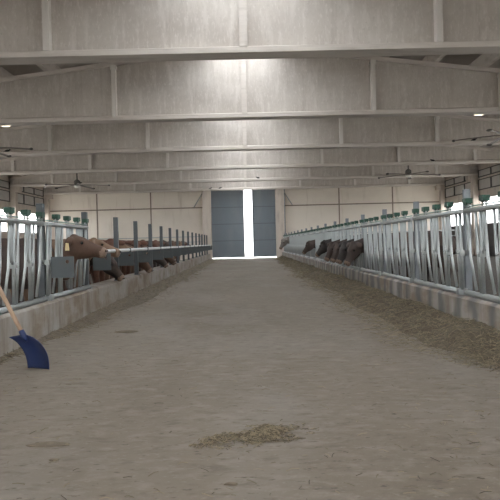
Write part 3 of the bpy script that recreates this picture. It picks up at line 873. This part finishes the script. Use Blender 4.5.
def bank_width(side, y):
    w = noise.noise((y * 0.45, side * 7.1, 0)) * 0.16 + noise.noise((y * 1.7, side * 3.3, 4)) * 0.07
    if side > 0: 
        base = 0.62 if y > 6 else 0.62 - (6 - y) * 0.25
        if y > 16: base = 0.62 - (y - 16) * 0.012
        return max(0.12, base + w)
    base = 0.10 if y < 7 else min(0.48, 0.10 + (y - 7) * 0.10)
    return max(0.05, base + w * 0.8)
def bank_h(side, y):
    return (0.235 if side > 0 else (0.05 + min(0.06, max(0, y - 7) * 0.012))) * (1 + 0.35 * noise.noise((y * 0.9, side * 2.0, 9)))
def bank_z(side, x, y):
    """x = distance from curb face"""
    w = bank_width(side, y); t = x / w
    if t >= 1: return 0.0
    h = bank_h(side, y)
    z = h * (1 - t) ** 1.15 * (1 - 0.25 * (1 - t) ** 4)
    return max(0, z + 0.03 * noise.noise((x * 6, y * 4, side)) * (1 - t) * (1 if side > 0 else .4) + 0.012 * noise.noise((x * 22, y * 18, side)) * min(1, (1 - t) * 4))
for side in (1, -1):
    ya, yb = (3.4, 40.2) if side > 0 else (4.6, 40.2)
    V = []; F = []
    ys = []; y = ya
    while y < yb:
        ys.append(y); y += 0.045 if y < 10 else (0.09 if y < 18 else 0.2)
    NX = 22
    for y in ys:
        w = bank_width(side, y)
        for i in range(NX + 1):
            t = i / NX
            x = -0.01 + (w + 0.02) * t
            z = bank_z(side, max(x, 0), y) if i < NX else -0.01
            V.append((side * (LANE - x), y, z - 0.002))
    for j in range(len(ys) - 1):
        for i in range(NX):
            a = j * (NX + 1) + i
            q = (a, a + 1, a + NX + 2, a + NX + 1)
            F.append(q if side < 0 else q[::-1])
    def fn(side=side, ya=ya, yb=yb):
        y = ya + (yb - ya) * random.random() ** 1.9
        w = bank_width(side, y)
        x = random.random() ** 0.8 * (w * 1.7 + 0.05)
        if x > w and random.random() < 0.25 + 0.75 * (x - w) / (w * 0.7 + 0.05): return None
        z = bank_z(side, x, y) + 0.005
        sc = 1.0 if y < 14 else 1.5
        return (side * (LANE - x), y, z, random.uniform(.05, .17), random.uniform(.0012, .0026) * sc, 0.55)
    straws(fn, 19000 if side > 0 else 3000, 'fodder_bank', 'brown hay heaped along the foot of the right curb' if side > 0 else 'thin brown hay strewn along the foot of the left curb', 'hay', (V, F), 'hay' if side > 0 else 'crumbs')

# small patch of chopped hay in the middle of the lane
def patch():
    a = random.uniform(0, 2 * PI); r = random.random() ** 0.75
    x = 0.03 + 0.33 * r * math.cos(a); y = 3.34 + 0.22 * r * math.sin(a)
    x += (y - 3.34) * 0.75
    k = 0.75 + 0.9 * noise.noise((x * 6, y * 8, 1)) + 0.5 * noise.noise((x * 19, y * 24, 3)) - 0.85 * r * r
    if random.random() > k: return None
    return (x, y, 0.003 + 0.010 * max(0, 1 - r) * random.random(), random.uniform(.010, .045), random.uniform(.0011, .0022), 0.22)
straws(patch, 5200, 'hay_patch', 'small scatter of chopped hay on the lane in the foreground', 'hay')
def litter():
    y = 2.2 + 22 * random.random() ** 2.0; x = random.uniform(-2.3, 2.1)
    if abs(x) < 1.0 and random.random() < 0.5: return None
    if noise.noise((x * 1.1, y * 0.5, 6)) < 0.02 and random.random() < 0.7: return None
    return (x, y, 0.004, random.uniform(.015, .07), random.uniform(.0012, .0024), 0.1)
straws(litter, 3000, 'loose_straw', 'loose bits of straw scattered over the concrete lane', 'straw')

def pat(x, y, rx, ry, h, label, seed):
    vs = []; fs = []; n = 22; R = 5
    vs.append((0, 0, h))
    for j in range(1, R + 1):
        for k in range(n):
            a = 2 * PI * k / n
            q = 1 + 0.35 * noise.noise((math.cos(a) * 1.4 + seed, math.sin(a) * 1.4, seed))
            r = j / R
            vs.append((rx * r * q * math.cos(a), ry * r * q * math.sin(a), max(0.0, h * (1 - r ** 2.5) * (1 + 0.3 * noise.noise((k, j, seed)))) - (0.002 if j == R else 0)))
    for k in range(n):
        fs.append((0, 1 + k, 1 + (k + 1) % n))
    for j in range(R - 1):
        for k in range(n):
            k2 = (k + 1) % n
            fs.append((1 + j * n + k, 1 + (j + 1) * n + k, 1 + (j + 1) * n + k2, 1 + j * n + k2))
    fs.append(tuple(1 + (R - 1) * n + k for k in range(n - 1, -1, -1)))
    mb = MB(); mb.add(vs, fs, 0, True)
    o = mb.build('mud_clod', M['manure'], None, (x, y, 0.002))
    tag(o, label, 'mud', 'dried mud patches on the lane')
pat(-1.13, 3.30, 0.125, 0.045, 0.006, 'flat dark patch of dried mud on the floor at lower left', 1.3)
pat(-0.095, 2.68, 0.035, 0.012, 0.008, 'small clod of dried mud below the chopped hay patch', 2.7)
pat(-1.02, 3.05, 0.03, 0.011, 0.007, 'tiny clod of mud just below the flat dark patch', 4.1)
pat(-0.30, 36.0, 0.5, 0.3, 0.03, 'dark mud heap on the lane just inside the far doors', 5.5)
pat(-1.55, 7.55, 0.16, 0.07, 0.02, 'dark mud patch on the lane beside the left curb beyond the scoop', 6.2)

# ------------------------------------------------------------------ light
W = bpy.data.worlds.new('overcast_sky'); SC.world = W; W.use_nodes = True
bg = W.node_tree.nodes['Background']
bg.inputs[0].default_value = (0.98, 0.99, 1.0, 1); bg.inputs[1].default_value = 1.0

# ------------------------------------------------------------------ camera
F = 590.0; th = 0.025
r = Vector((math.cos(th), 0, -math.sin(th))); u = Vector((math.sin(th), 0, math.cos(th)))
f = (Vector((0, 1, 0)) + r * (4 / F) - u * (7 / F)).normalized()
r = (r - f * r.dot(f)).normalized(); u = r.cross(f)
cam = bpy.data.cameras.new('camera'); co = bpy.data.objects.new('camera', cam); COL.objects.link(co)
cam.sensor_fit = 'HORIZONTAL'; cam.sensor_width = 36; cam.lens = 36 * F / 500
co.matrix_world = Matrix(((r.x, u.x, -f.x, 0), (r.y, u.y, -f.y, 0), (r.z, u.z, -f.z, 1.1), (0, 0, 0, 1)))
cam.clip_start = 0.05; cam.clip_end = 500
SC.camera = co

SC.view_settings.view_transform = 'Standard'
SC.view_settings.look = 'None'
SC.view_settings.gamma = 1.0
SC.view_settings.use_curve_mapping = False
SC.view_settings.exposure = 3.2
SC.cycles.max_bounces = 10
SC.cycles.diffuse_bounces = 6
